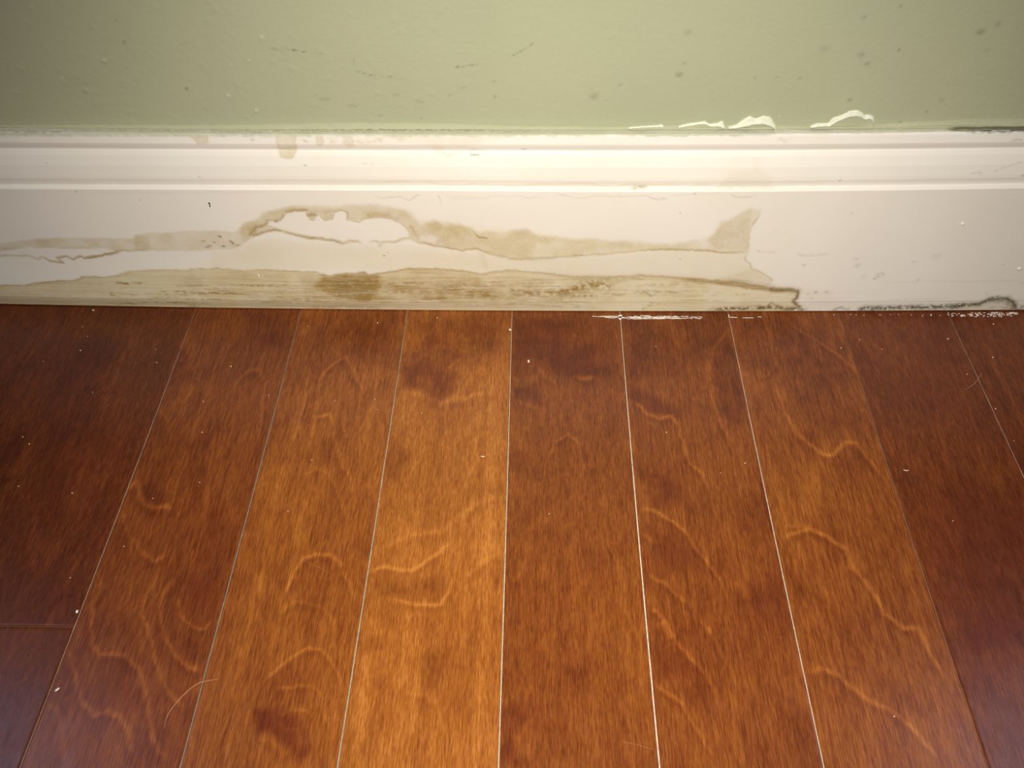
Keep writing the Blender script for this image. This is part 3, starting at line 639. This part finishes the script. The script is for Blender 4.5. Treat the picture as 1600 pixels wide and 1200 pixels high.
# pale yellow wash under the middle band
b.poly('pale', [(330,392),(420,372),(520,382),(660,384),(790,402),(900,402),(1060,392),(1168,394),(1163,408),(1180,422),(1205,438),(1100,438),(860,430),(640,422),(330,422)], .13, 5, tex=.3, ts=40)
b.poly('pale', [(560,420),(760,425),(960,430),(960,405),(800,404),(640,395)], .08, 8)
# middle band: left part
b.poly('pale', [(-150,384),(0,380),(30,376),(70,372),(110,371),(150,372),(200,373),(212,372),(213,391),(187,393),(150,387),(120,389),(80,387),(40,387),(0,393),(-150,396)], .46, 2.2, tex=.25, ts=120)
b.spot('pale', 68, 378, 10, 7, .35); b.spot('pale', 10, 389, 14, 4, .3)
b.poly('pale', [(210,369),(227,364),(267,364),(293,361),(333,361),(371,362),(379,352),(389,345),(402,346),(400,367),(384,378),(368,388),(320,391),(267,392),(213,391)], .43, 2.2, tex=.2, ts=120, edge=.10, edgepx=1.6)
b.poly('pale', [(210,368),(233,368),(234,390),(211,391)], .42, 2.2, tex=.3, ts=200)
b.spot('pale', 258, 374, 9, 9, .25)
LL = [(-120,399),(0,399),(48,400),(59,404.5),(65,401),(80,408),(99,410),(89,403),(104,400),(115,405),(125,400),(133,403),(160,399),(171,396.5),(187,392),(227,391)]
b.line('pale', LL, 3.5, .65, fade=False); b.line('brown', LL[4:-1], 3.0, .5)
b.line('brown', [(131,402),(160,399),(190,393)], 4.5, .5)
b.line('pale', [(84,388),(110,386),(140,388),(160,392)], 3, .4); b.line('pale', [(176,391),(205,392)], 3, .4)
# arch
ARCH = [(371,363),(382,351),(403,343),(411,333),(435,328),(457,323),(489,323),(521,325),(545,321),(577,319),(603,323),(633,329),(646,340),(657,351),(681,344),(694,356),(710,351),(729,355),(750,364),(761,361),(791,364),(801,359),(823,357),(839,367),(860,369),(887,375),(929,373),(953,377),(988,376),(1047,381),(1084,375),(1105,372),(1117,363),(1126,346),(1144,342),(1162,330),(1175,325),(1189,329),(1180,348),(1172,360),(1169,390),
        (1169,393),(1129,394),(1090,391),(1050,390),(1000,392),(950,398),(900,402),(833,404),(788,401),(769,398),(756,392),(740,389),(721,391),(700,387),(660,382),(640,374),(617,378),(577,378),(558,377),(537,380),(515,374),(483,371),(462,366),(438,360),(427,359),(410,365),(395,368),(384,378)]
b.poly('pale', ARCH, .34, 4.5, tex=.40, ts=110)
b.poly('pale', [p for p in ARCH if p[0] < 850], .28, 3.0, tex=.35, ts=160)
b.poly('pale', [(1105,374),(1118,364),(1127,347),(1145,343),(1162,331),(1175,326),(1188,330),(1179,348),(1170,362),(1168,390),(1120,390)], .22, 1.6, tex=.15)
b.poly('pale', [(371,361),(403,340),(411,331),(457,321),(545,319),(603,321),(640,328),(650,345),(700,346),(740,356),(700,372),(640,362),(600,345),(540,345),(440,342),(390,366)], .16, 5)
ISL = [(417,345),(430,347),(441,340),(449,331),(478,329.5),(483,344),(489,344),(494,337),(502,339),(507,345),(521,343),(523,332),(534,330),(541,332),(543,343),(561,349),(571,341),(590,340),(614,343),(627,351),(638,361),(639,369),(617,375),(577,377),(568,379),(558,374),(537,378),(515,371),(483,369),(462,364),(438,357),(419,351)]
b.poly('pale', ISL, .97, 1.3, cut=True)
b.poly('pale', [(655,370),(675,366),(684,372),(680,381),(660,377)], .6, 2.5, cut=True)
b.line('brown', [(390,366),(400,356),(412,352),(419,347),(417,344),(430,346),(441,340),(449,331),(478,328.5)], 4.0, .6, fade=False, brk=.25, bs=200)
b.line('brown', [(478,328.5),(482,342)], 2.5, .3); b.line('brown', [(483,337),(487,335),(493,336)], 5, .7, fade=False)
b.line('pale', [(484,342),(489,343),(494,338)], 5, .5); b.line('brown', [(502,339),(507,344),(520,342),(523,332)], 2.2, .32, fade=False)
b.line('brown', [(449,330),(478,327.5),(500,331),(523,330)], 4, .25); b.line('brown', [(523,331),(534,328.5),(542,331),(543,342)], 2.6, .45, fade=False)
b.line('brown', [(543,344),(561,348),(571,340),(590,339),(614,342),(627,350),(638,361)], 2, .22, fade=False)
b.line('pale', [(571,337),(590,335),(612,336)], 9, .45); b.line('brown', [(571,336),(592,335),(610,337),(625,345)], 9, .22); b.line('brown', [(640,352),(648,362),(655,372)], 5, .2)
b.line('pale', [(640,352),(645,362),(650,370)], 8, .4); b.spot('pale', 637, 335, 10, 6, .3)
b.line('pale', [(416,334),(432,330),(450,326),(478,325)], 7, .35)
b.line('brown', [(396,367),(410,364),(427,358.5),(438,360)], 3.6, .7, fade=False); b.line('brown', [(386,362),(400,355),(414,352)], 9, .25)
b.line('pale', [(438,360),(450,363),(462,367),(483,372),(500,372),(515,375),(537,380),(546,377),(558,377),(568,383)], 4.5, .65); b.line('brown', [(440,361),(462,367),(483,372),(515,375),(537,380)], 3.6, .4)
b.spot('brown', 488, 372, 5, 3, .4)
b.line('pale', [(575,378),(590,377),(594,385),(600,377),(617,378),(630,373),(640,371)], 4, .5)
b.line('pale', [(640,374),(660,381),(700,387),(721,391.5),(740,388),(756,392),(769,398),(788,401),(807,405),(833,404),(870,402),(905,399),(912,399),(950,397),(1000,391),(1050,389),(1090,391),(1129,394),(1169,394)], 3.2, .55)
b.line('brown', [(640,375),(680,384),(700,387),(721,391.5),(740,388),(752,391),(769,398)], 3, .4, brk=.25, bs=200)
b.line('brown', [(770,400),(800,404),(833,405),(880,402)], 6, .22); b.poly('brown', [(655,345),(700,350),(735,358),(760,372),(740,386),(700,384),(665,374)], .12, 8, tex=.5, ts=150); b.poly('pale', [(745,372),(860,372),(960,384),(900,400),(770,396)], .14, 6, tex=.5, ts=90); b.line('brown', [(1000,391),(1050,389.5),(1085,391.5),(1105,392),(1129,394.5),(1172,394)], 3, .45, brk=.3, bs=300)
b.line('brown', [(893,398),(905,398),(912,399)], 2.5, .4); b.line('pale', [(752,392),(756,410),(762,420)], 8, .25)
b.spot('pale', 681, 355, 11, 9, .35); b.spot('pale', 712, 360, 16, 12, .35); b.spot('brown', 714, 366, 3, 8, .15); b.spot('pale', 812, 366, 14, 8, .3); b.spot('pale', 850, 376, 10, 6, .35); b.spot('pale', 790, 374, 10, 6, .2)
b.line('brown', [(744,369),(750,371.5),(761,372)], 2.2, .9, fade=False); b.line('brown', [(738,359),(746,369)], 2, .35)
b.line('pale', [(860,371),(890,376),(930,376),(960,381),(1000,386),(1090,389)], 8, .22)
b.poly('pale', [(1128,346),(1162,331),(1176,326),(1174,345),(1168,388),(1120,388),(1108,375),(1118,364)], .14, 3)
b.line('pale', [(1189,329),(1184,340),(1177,350),(1171,362),(1169,380),(1169,392)], 2.6, .55, brk=.2, bs=300); b.line('brown', [(1184,340),(1175,352)], 2.6, .25)
b.poly('pale', [(1176,328),(1188,332),(1182,352),(1176,388),(1170,388),(1172,352)], .3, 2, cut=True)
for x, y in ((318,377),(328,384),(335,379),(344,369),(350,384),(361,377),(364,380),(371,383),(324,386),(349,385)):
    b.spot('mould', x, y, 2.6, 1.4, .6)
b.line('mould', [(344,369),(347,371)], 1.6, .6, fade=False); b.line('mould', [(360,376),(365,380)], 2.2, .8, fade=False)
# faint tide lines under the ridge
for p, st in (([(585,306),(600,309),(615,308),(625,306),(632,311),(640,313),(647,309),(652,305),(660,305)],.28),([(684,304),(688,310),(690,318)],.25),([(690,308),(720,307),(760,309),(775,306),(800,306),(830,309),(860,308)],.16),
              ([(865,303),(880,305),(910,310),(920,307),(945,306),(960,307),(1010,306),(1025,312),(1035,309),(1050,314)],.2),([(1012,306),(1030,313),(1040,310)],.2),([(1140,303),(1155,309),(1172,308),(1185,305)],.3),([(700,310),(760,312)],.1),([(1040,306),(1130,302)],.1)):
    b.line('mould', p, 1.8, st * .8)
b.line('mould', [(120,302),(300,301),(420,301)], 3, .06); b.line('mould', [(990,294),(1000,292),(1010,294)], 4, .3, brk=.3)
# grime along the inner corner above the ridge
b.line('mould', [(-100,286),(200,287),(420,288),(560,289),(700,291),(900,292),(1100,291),(1210,291)], 5, .09, fade=False)
b.line('pale', [(560,287),(620,284),(680,286),(700,289),(760,288),(800,290),(900,287),(960,290),(1000,288),(1200,289)], 3, .3, brk=.35, bs=120)
b.line('pale', [(985,294),(1000,292),(1012,290)], 5, .5, brk=.3)
b.poly('pale', [(1140,270),(1170,265),(1195,268),(1205,280),(1205,294),(1120,294)], .14, 5)
b.poly('pale', [(1178,246),(1190,248),(1186,270),(1178,268)], .10, 3)
b.line('mould', [(1515,270),(1535,271)], 3, .2, brk=.35); b.line('mould', [(1548,271),(1570,262),(1585,256),(1610,251)], 2, .22, brk=.35); b.line('mould', [(1596,275),(1610,275)], 3, .4)
# drips from the top edge
b.poly('pale', [(434,208),(463,208),(463,233),(459,246),(449,248),(438,245),(434,232)], .34, 1.5, edge=.25, edgepx=1.3, tex=.2, ts=200)
b.poly('pale', [(436,230),(462,230),(459,245),(449,247),(439,244)], .25, 1.2)
b.poly('pale', [(494,214),(504,214),(506,224),(500,229),(494,226)], .38, 1.2, edge=.2, edgepx=1)
b.poly('pale', [(536,212),(550,214),(552,228),(545,230),(536,224)], .3, 1.5, edge=.12, edgepx=1, tex=.4, ts=400)
b.poly('pale', [(296,212),(325,212),(326,222),(318,225),(310,226),(304,219)], .45, 1.4, edge=.1, edgepx=1)
b.line('pale', [(505,220),(540,221),(590,219),(640,217)], 6, .5, brk=.5, bs=260); b.line('pale', [(556,223),(590,221)], 3, .4, brk=.35)
b.line('mould', [(476,221),(479,222)], 3, .35, fade=False); b.line('mould', [(392,218),(396,218)], 3, .3, fade=False)
b.poly('pale', [(620,210),(760,212),(790,216),(740,226),(700,236),(660,230),(640,222)], .13, 5, tex=.6, ts=120)
b.line('mould', [(675,236),(690,236),(700,243),(716,236),(740,234),(765,236)], 4, .2, brk=.35, bs=250); b.line('mould', [(735,241),(747,241.5)], 2, .7, fade=False)
b.line('mould', [(816,233),(822,233)], 1.6, .6, fade=False); b.line('mould', [(1214,218),(1226,220),(1238,219)], 5, .15, brk=.4)
b.line('mould', [(475,258),(478,258)], 2, .5, fade=False); b.line('mould', [(560,254),(585,257)], 2, .2, brk=.45)
b.line('mould', [(1580,218),(1600,220)], 3, .25, brk=.4)
# upper edge smeared with wall paint
b.poly('slop', [(-200,150),(1800,150),(1800,205),(1590,205.5),(1490,205),(1420,207),(1330,209),(1210,210.5),(1000,211.5),(800,212),(600,212),(400,212),(200,211.5),(0,211.5),(-200,211.5)], .80, .9, tex=.12, ts=60)
b.poly('slop', [(1212,207),(1300,204),(1800,203),(1800,212),(1212,212)], .35, 1.2, cut=True)
b.line('dark', [(-100,202.5),(200,203.5),(480,204.5),(640,204.5),(900,206)], 1.5, .5, brk=.48, bs=900)
b.line('dark', [(300,207),(440,208),(600,207)], 2, .35, brk=.55, bs=700)
b.line('dark', [(0,206.5),(60,207),(120,206)], 4, .3, brk=.5, bs=300)
b.line('slop', [(-100,212),(200,212.5),(700,212),(1150,211)], 2.5, .35, fade=False)
b.line('mould', [(980,211.5),(1130,211),(1210,210.5)], 2.5, .4, brk=.3, bs=150)
b.line('white', [(960,206),(1100,206),(1270,205)], 1.2, .6, brk=.35, bs=300)
b.line('dark', [(1478,201),(1520,202),(1560,203),(1650,201)], 8.0, 1.0, brk=.05, bs=400)
b.line('dark', [(1500,206),(1540,207),(1600,204)], 3, .5, brk=.52, bs=500)
b.line('white', [(1548,205),(1562,203),(1580,204)], 2.5, .8, brk=.3, bs=400)
b.line('white', [(1300,205),(1360,206),(1440,205)], 1.2, .6, brk=.4, bs=400)
# bottom strip, grime spots
b.spot('mould', 303, 478, 7, 3, .35); b.line('mould', [(-50,471),(0,471)], 2, .1)
b.line('pale', [(-100,475),(100,476),(300,478),(500,480)], 10, .35, fade=False)
b.line('pale', [(-100,446),(40,446),(77,441),(117,439),(128,434)], 5, .3)
for x, y, r in ((72,255,1),(118,299,1.2),(220,312,.9),(310,276,1),(1086,303,1),(1063,333,1),(1312,282,1),(1331,333,1),(460,450,1),(600,399,1.2),(606,394,1),(1062,405,1),(1312,282,1)):
    b.spot('mould', x, y, r * 1.2, r, .5)

k = np.full(b.U.shape, 0.0)
D = np.repeat(dd[None], len(xs), 0); Z = np.repeat(zz[None], len(xs), 0)
# back edge of the top is chipped away at the right, opening the crack
open_ = sstep(0.258, 0.275, XX) * (0.0020 + 0.0010 * fbm(XX, XX * 0, 90, 6)) + 0.00025 * (vnoise(XX, XX * 0, 120, 4) > 0.45)
D = D - np.where(SS < 0.0030, open_ * (1 - SS / 0.0030), 0)
lft = sstep(0.10, -0.15, XX)                                # the foot flares and is bevelled back more towards the left
D = D - 0.0015 * lft * sstep(0.055, 0.0118, Z) + 0.0016 * lft * sstep(0.0112, 0.0016, Z)
Z = zfix(XX, Z) + 0.00010 * (fbm(XX, SS, 35, 9) - 0.5) * (SS < SLEN - 0.004)
D = D + 0.00022 * (fbm(XX, SS, 22, 15) - 0.5) * (SS > 0.005) * (SS < SLEN - 0.02)
P = np.stack([XX, bow(XX) + D, Z], -1)
# close the board: back and underside
back = P[:, :1].copy(); back[:, :, 1] = bow(xs)[:, None] + 0.0126 - open_[:, :1]; back[:, :, 2] = 0.0010
under = P[:, -1:].copy(); under[:, :, 1] = bow(xs)[:, None] + 0.0124; under[:, :, 2] = 0.0010
P = np.concatenate([back, P, under], 1)
def padc(a):
    a = a.reshape(XX.shape); return np.concatenate([a[:, :1], a, a[:, -1:]], 1)
base = grid('baseboard_back', P, BOARD, None,
            {'stain': (padc(b.get('pale')), padc(b.get('brown')), padc(b.get('mould')), padc(b.get('streak'))),
             'paint': (padc(b.get('slop')), padc(b.get('white')), padc(b.get('dark')), padc(b.get('yellow')))}, flip=False)
tag(base, 'white moulded baseboard with brown water stains between green wall and wooden floor', 'baseboard', kind='structure')

# nail hole, filler dabs
def board_point(px, py, lift=0.0):
    x, s = on_board(px, py)
    return np.array([x, bow(x) + np.interp(s, seg, vis[:, 0]) - lift, zfix(x, np.interp(s, seg, vis[:, 1]))])
def lump(name, c, r, flat, mat, parent=None, seed=1, axis=1):
    q = np.random.RandomState(seed); V = []; Fc = []; n, m = 9, 5
    for i in range(m + 1):
        ph = math.pi * i / m
        for j in range(n):
            a = 2 * math.pi * j / n
            rr = (1 + q.uniform(-.22, .22)) if 0 < i < m else 1
            v = np.array([math.sin(ph) * math.cos(a) * r[0] * rr, math.sin(ph) * math.sin(a) * r[1] * rr, math.cos(ph) * r[2]])
            V.append(v if axis == 2 else v[[0, 2, 1]])
    for i in range(m):
        for j in range(n):
            Fc.append((i * n + j, i * n + (j + 1) % n, (i + 1) * n + (j + 1) % n, (i + 1) * n + j))
    o = mesh(name, V, Fc, mat, parent, True); o.location = c
    return o
lump('nail_hole', board_point(327, 318, 0), (0.0008, 0.0011, 0.0002), 0, HOLE, base, 3)
lump('nail_hole', board_point(328, 322, 0), (0.0006, 0.0010, 0.0002), 0, HOLE, base, 5)
lump('filler_dab', board_point(405, 430, 0.0003), (0.0011, 0.0016, 0.0007), 0, CHALK, base, 6)
lump('nail_hole', board_point(407, 429, 0.0004), (0.0005, 0.0008, 0.0003), 0, HOLE, base, 7)
lump('filler_dab', board_point(1504, 350, 0), (0.0016, 0.0015, 0.0010), 0, CHALK, base, 8)
lump('filler_dab', board_point(1593, 420, 0), (0.0017, 0.0013, 0.0010), 0, CHALK, base, 9)
lump('filler_dab', board_point(1573, 261, 0), (0.0006, 0.0005, 0.0004), 0, CHALK, base, 10)

# ================================================================== DRIED PAINT ON THE FLOOR
def smear(items, name='paint_smear'):
    V = []; Fc = []; q = np.random.RandomState(5)
    for (x0, x1, y, h) in items:
        n = max(3, int((x1 - x0) / 3)); i0 = len(V); top = []; bot = []
        for i in range(n + 1):
            x = x0 + (x1 - x0) * i / n; t = math.sin(math.pi * min(1, max(0, (i + .3) / (n + .6)))) ** .5
            hh = h * t * q.uniform(.45, 1.0); yy = y + q.uniform(-.4, .4)
            top.append((x, yy - hh / 2)); bot.append((x, yy + hh / 2))
        for z in (0.00028, -0.00005):
            for p in top + bot:
                P = on_floor(*p); V.append((P[0], P[1], z))
        m = 2 * (n + 1)
        for i in range(n):
            a = i0 + i; c = i0 + n + 1 + i
            Fc.append((c, c + 1, a + 1, a)); Fc.append((a, a + 1, a + 1 + m, a + m)); Fc.append((c + 1, c, c + m, c + 1 + m))
        Fc.append((i0, i0 + n + 1, i0 + n + 1 + m, i0 + m)) ; Fc.append((i0 + n, i0 + n + m, i0 + 2 * n + 1 + m, i0 + 2 * n + 1))
    o = mesh(name, V, Fc, CHALK, floor); o['kind'] = 'stuff'
    return o
q = np.random.RandomState(2)
it = [(932,966,494.6,1.4),(944,972,495.6,2.4),(950,985,496.4,2.2),(966,972,493.5,3.5),(967,971,498,4.5),(975,1010,496,2.6),(980,1040,498.2,1.2),(1008,1022,495.6,2.6),(1020,1045,496.6,2.2),(1040,1070,497.6,1.6),(1000,1016,493.6,1.2),(1030,1048,494.6,1.2),(1048,1062,495.4,1.4),(1078,1090,495.6,1.2),(1086,1092,497.5,1.0),(925,932,494.4,.8),(1140,1152,496,1.0),(1160,1178,497,.9),(1184,1190,495.6,.8),(1138,1139.5,494,6)]
for _ in range(26):
    x = q.uniform(975, 1095); it.append((x, x + q.uniform(2, 8), q.uniform(493.5, 498.5), q.uniform(.6, 1.3)))
a1 = smear(it); a1['label'] = 'white dried paint smear on the middle planks'
it = [(1572,1590,489.3,2.8),(1584,1591,491,1.2),(1548,1560,488.6,1.4),(1514,1518,491,3)]
for _ in range(75):
    x = 1475 + 110 * q.beta(1.8, 1.5); it.append((x, x + q.uniform(1.2, 4), q.uniform(488.6, 495), q.uniform(.8, 2.4)))
for _ in range(16):
    x = q.uniform(1300, 1470); it.append((x, x + 1.6, q.uniform(491.5, 494), q.uniform(.6, 1.0)))
a2 = smear(it); a2['label'] = 'speckled white paint smear at the far right'

# ================================================================== CRUMBS, FIBRES AND HAIRS LYING ON THE FLOOR
SP = [(126,548,1.2),(137,526,.9),(129,511,.8),(68,565,.7),(245,567,1.1),(244,546,.7),(361,573,1.5),(318,628,1.2),(316,676,1.2),(307,592,.7),(36,683,1.1),(46,694,1.2),(29,760,1.0),(113,771,1.3),(239,779,1.0),(312,754,.9),(145,613,.8),
      (590,505,1.4),(683,497,1.2),(481,510,.9),(420,618,.9),(586,624,1.0),(590,640,.8),(523,626,.8),(659,646,1.0),(487,719,.9),(450,799,.9),(1025,542,1.0),(1041,676,1.2),(1164,724,1.3),(858,803,.9),(1126,739,.8),
      (1481,530,1.5),(1552,507,1.4),(1551,559,1.3),(1511,585,1.0),(1555,639,1.2),(1314,544,1.1),(1378,546,.8),(1343,531,.9),(1489,814,.9),(1584,689,.8),(110,903,1.0),(194,854,1.0),(1397,1120,1.2)]
plank_word = {-3: 'plank in the far left corner', -2: 'dark plank along the left edge', -1: 'swirly red-brown plank, second from left', 0: 'amber plank left of the brightest', 1: 'brightest golden plank',
              2: 'straight-grained plank right of the golden', 3: 'figured red-brown plank right of centre', 4: 'amber plank with wavy light line', 5: 'dark red plank near right edge', 6: 'last dark plank at right edge'}
def which(P):
    ks = [k for k in range(-5, 9) if JF[k](P[1]) <= P[0] < JF[k + 1](P[1])]
    return ks[0] if ks else 0
words = ['nearest', 'second nearest', 'third nearest', 'fourth nearest', 'fifth nearest', 'sixth nearest', 'seventh nearest', 'eighth nearest', 'ninth nearest', 'tenth nearest', 'eleventh nearest', 'twelfth nearest']
by = {}
for x, y, r in SP:
    P = on_floor(x, y); by.setdefault(which(P), []).append((y, x, r, P))
sd = 0
for kk in sorted(by):
    for n_, (y, x, r, P) in enumerate(sorted(by[kk], key=lambda e: e[0])):
        sd += 1; rr = r * 0.00034
        o = lump('dust_speck', (P[0], P[1], rr * 0.8), (rr * 1.15, rr, rr * 0.85), 0, DUST, None, sd, axis=2)
        tag(o, 'dust speck on %s, %s to baseboard' % (plank_word.get(kk, 'the floor'), words[n_]), 'speck', 'dust specks scattered on the planks')
for (x, y, r, e, lab) in ((797,516,2.4,1.3,'pale crumb in the joint beside the golden plank, close to the baseboard'), (826,565,2.2,1.8,'bright white paint crumb on the brown plank right of the golden one'),
                       (121,956,2.3,1.5,'bright crumb on the joint above the butt joint at left'), (90,1078,1.9,2.2,'bright slanted crumb low on the second plank from left'), (147,484,2.4,.5,'white paint chip at the foot of the baseboard, left side')):
    P = on_floor(x, y); rr = r * 0.00036; sd += 1
    o = lump('crumb', (P[0], P[1], rr * 0.7), (rr, rr * e, rr * 0.8), 0, CHALK, None, sd, axis=2)
    if x == 90: o.rotation_euler = (0, 0, -0.8)
    if x == 147: o.location.y -= 0.0012
    tag(o, lab, 'crumb')
def strand(name, pts, rad, lab, mat, cat):
    P = np.array([on_floor(a, b_) for a, b_ in pts]); d = np.r_[0, np.cumsum(np.hypot(np.diff(P[:, 0]), np.diff(P[:, 1])))]
    n = 26; t = np.linspace(0, d[-1], n); X = np.interp(t, d, P[:, 0]); Y = np.interp(t, d, P[:, 1])
    for _ in range(3):
        X[1:-1] = (X[:-2] + 2 * X[1:-1] + X[2:]) / 4; Y[1:-1] = (Y[:-2] + 2 * Y[1:-1] + Y[2:]) / 4
    org = np.array([X.mean(), Y.mean(), 0]); V = []; Fc = []
    for i in range(n):
        a = max(0, i - 1); c = min(n - 1, i + 1); T = np.array([X[c] - X[a], Y[c] - Y[a]]); T /= np.linalg.norm(T) + 1e-12
        r = rad * min(1, 0.35 + 3 * min(i, n - 1 - i) / n)
        for j in range(6):
            an = 2 * math.pi * j / 6
            V.append(np.array([X[i] - T[1] * math.cos(an) * r, Y[i] + T[0] * math.cos(an) * r, rad + 0.00002 + math.sin(an) * r]) - org)
    for i in range(n - 1):
        for j in range(6): Fc.append((i * 6 + j, (i + 1) * 6 + j, (i + 1) * 6 + (j + 1) % 6, i * 6 + (j + 1) % 6))
    Fc += [tuple(range(6)), tuple(range((n - 1) * 6, n * 6))[::-1]]
    o = mesh(name, V, Fc, mat, None, True); o.location = org; tag(o, lab, cat)
    return o
strand('hair', [(256,1138),(262,1116),(278,1095),(296,1077),(311,1066),(342,1061)], 0.00013, 'fine curved hair crossing the joint near the lower left corner', HAIR, 'hair')
strand('hair', [(1534,582),(1529,592),(1522,600),(1509,609)], 0.00011, 'short curved hair over the joint near the upper right of floor', HAIR, 'hair')
strand('hair', [(454,870),(480,878),(505,890),(520,899)], 0.00010, 'faint pale hair on the amber plank left of the golden one', FAINT, 'hair')
strand('hair', [(510,1120),(522,1124),(536,1126)], 0.00010, 'short faint hair near the bottom of the amber plank, by the joint', FAINT, 'hair')
strand('hair', [(605,582),(618,582),(623,583)], 0.00009, 'very short pale fibre touching the upper joint left of the golden plank', FAINT, 'fibre')
strand('hair', [(970,1158),(1000,1165),(1022,1172)], 0.00009, 'faint pale fibre beside the bright joint at bottom centre', FAINT, 'fibre')
strand('fibre', [(751,713),(754,714),(758,713.6)], 0.0003, 'short white fibre on the golden plank', DUST, 'fibre')
strand('fibre', [(1411,734.5),(1416,736),(1420,735)], 0.00028, 'short white fibre just right of the joint on the dark red plank', DUST, 'fibre')
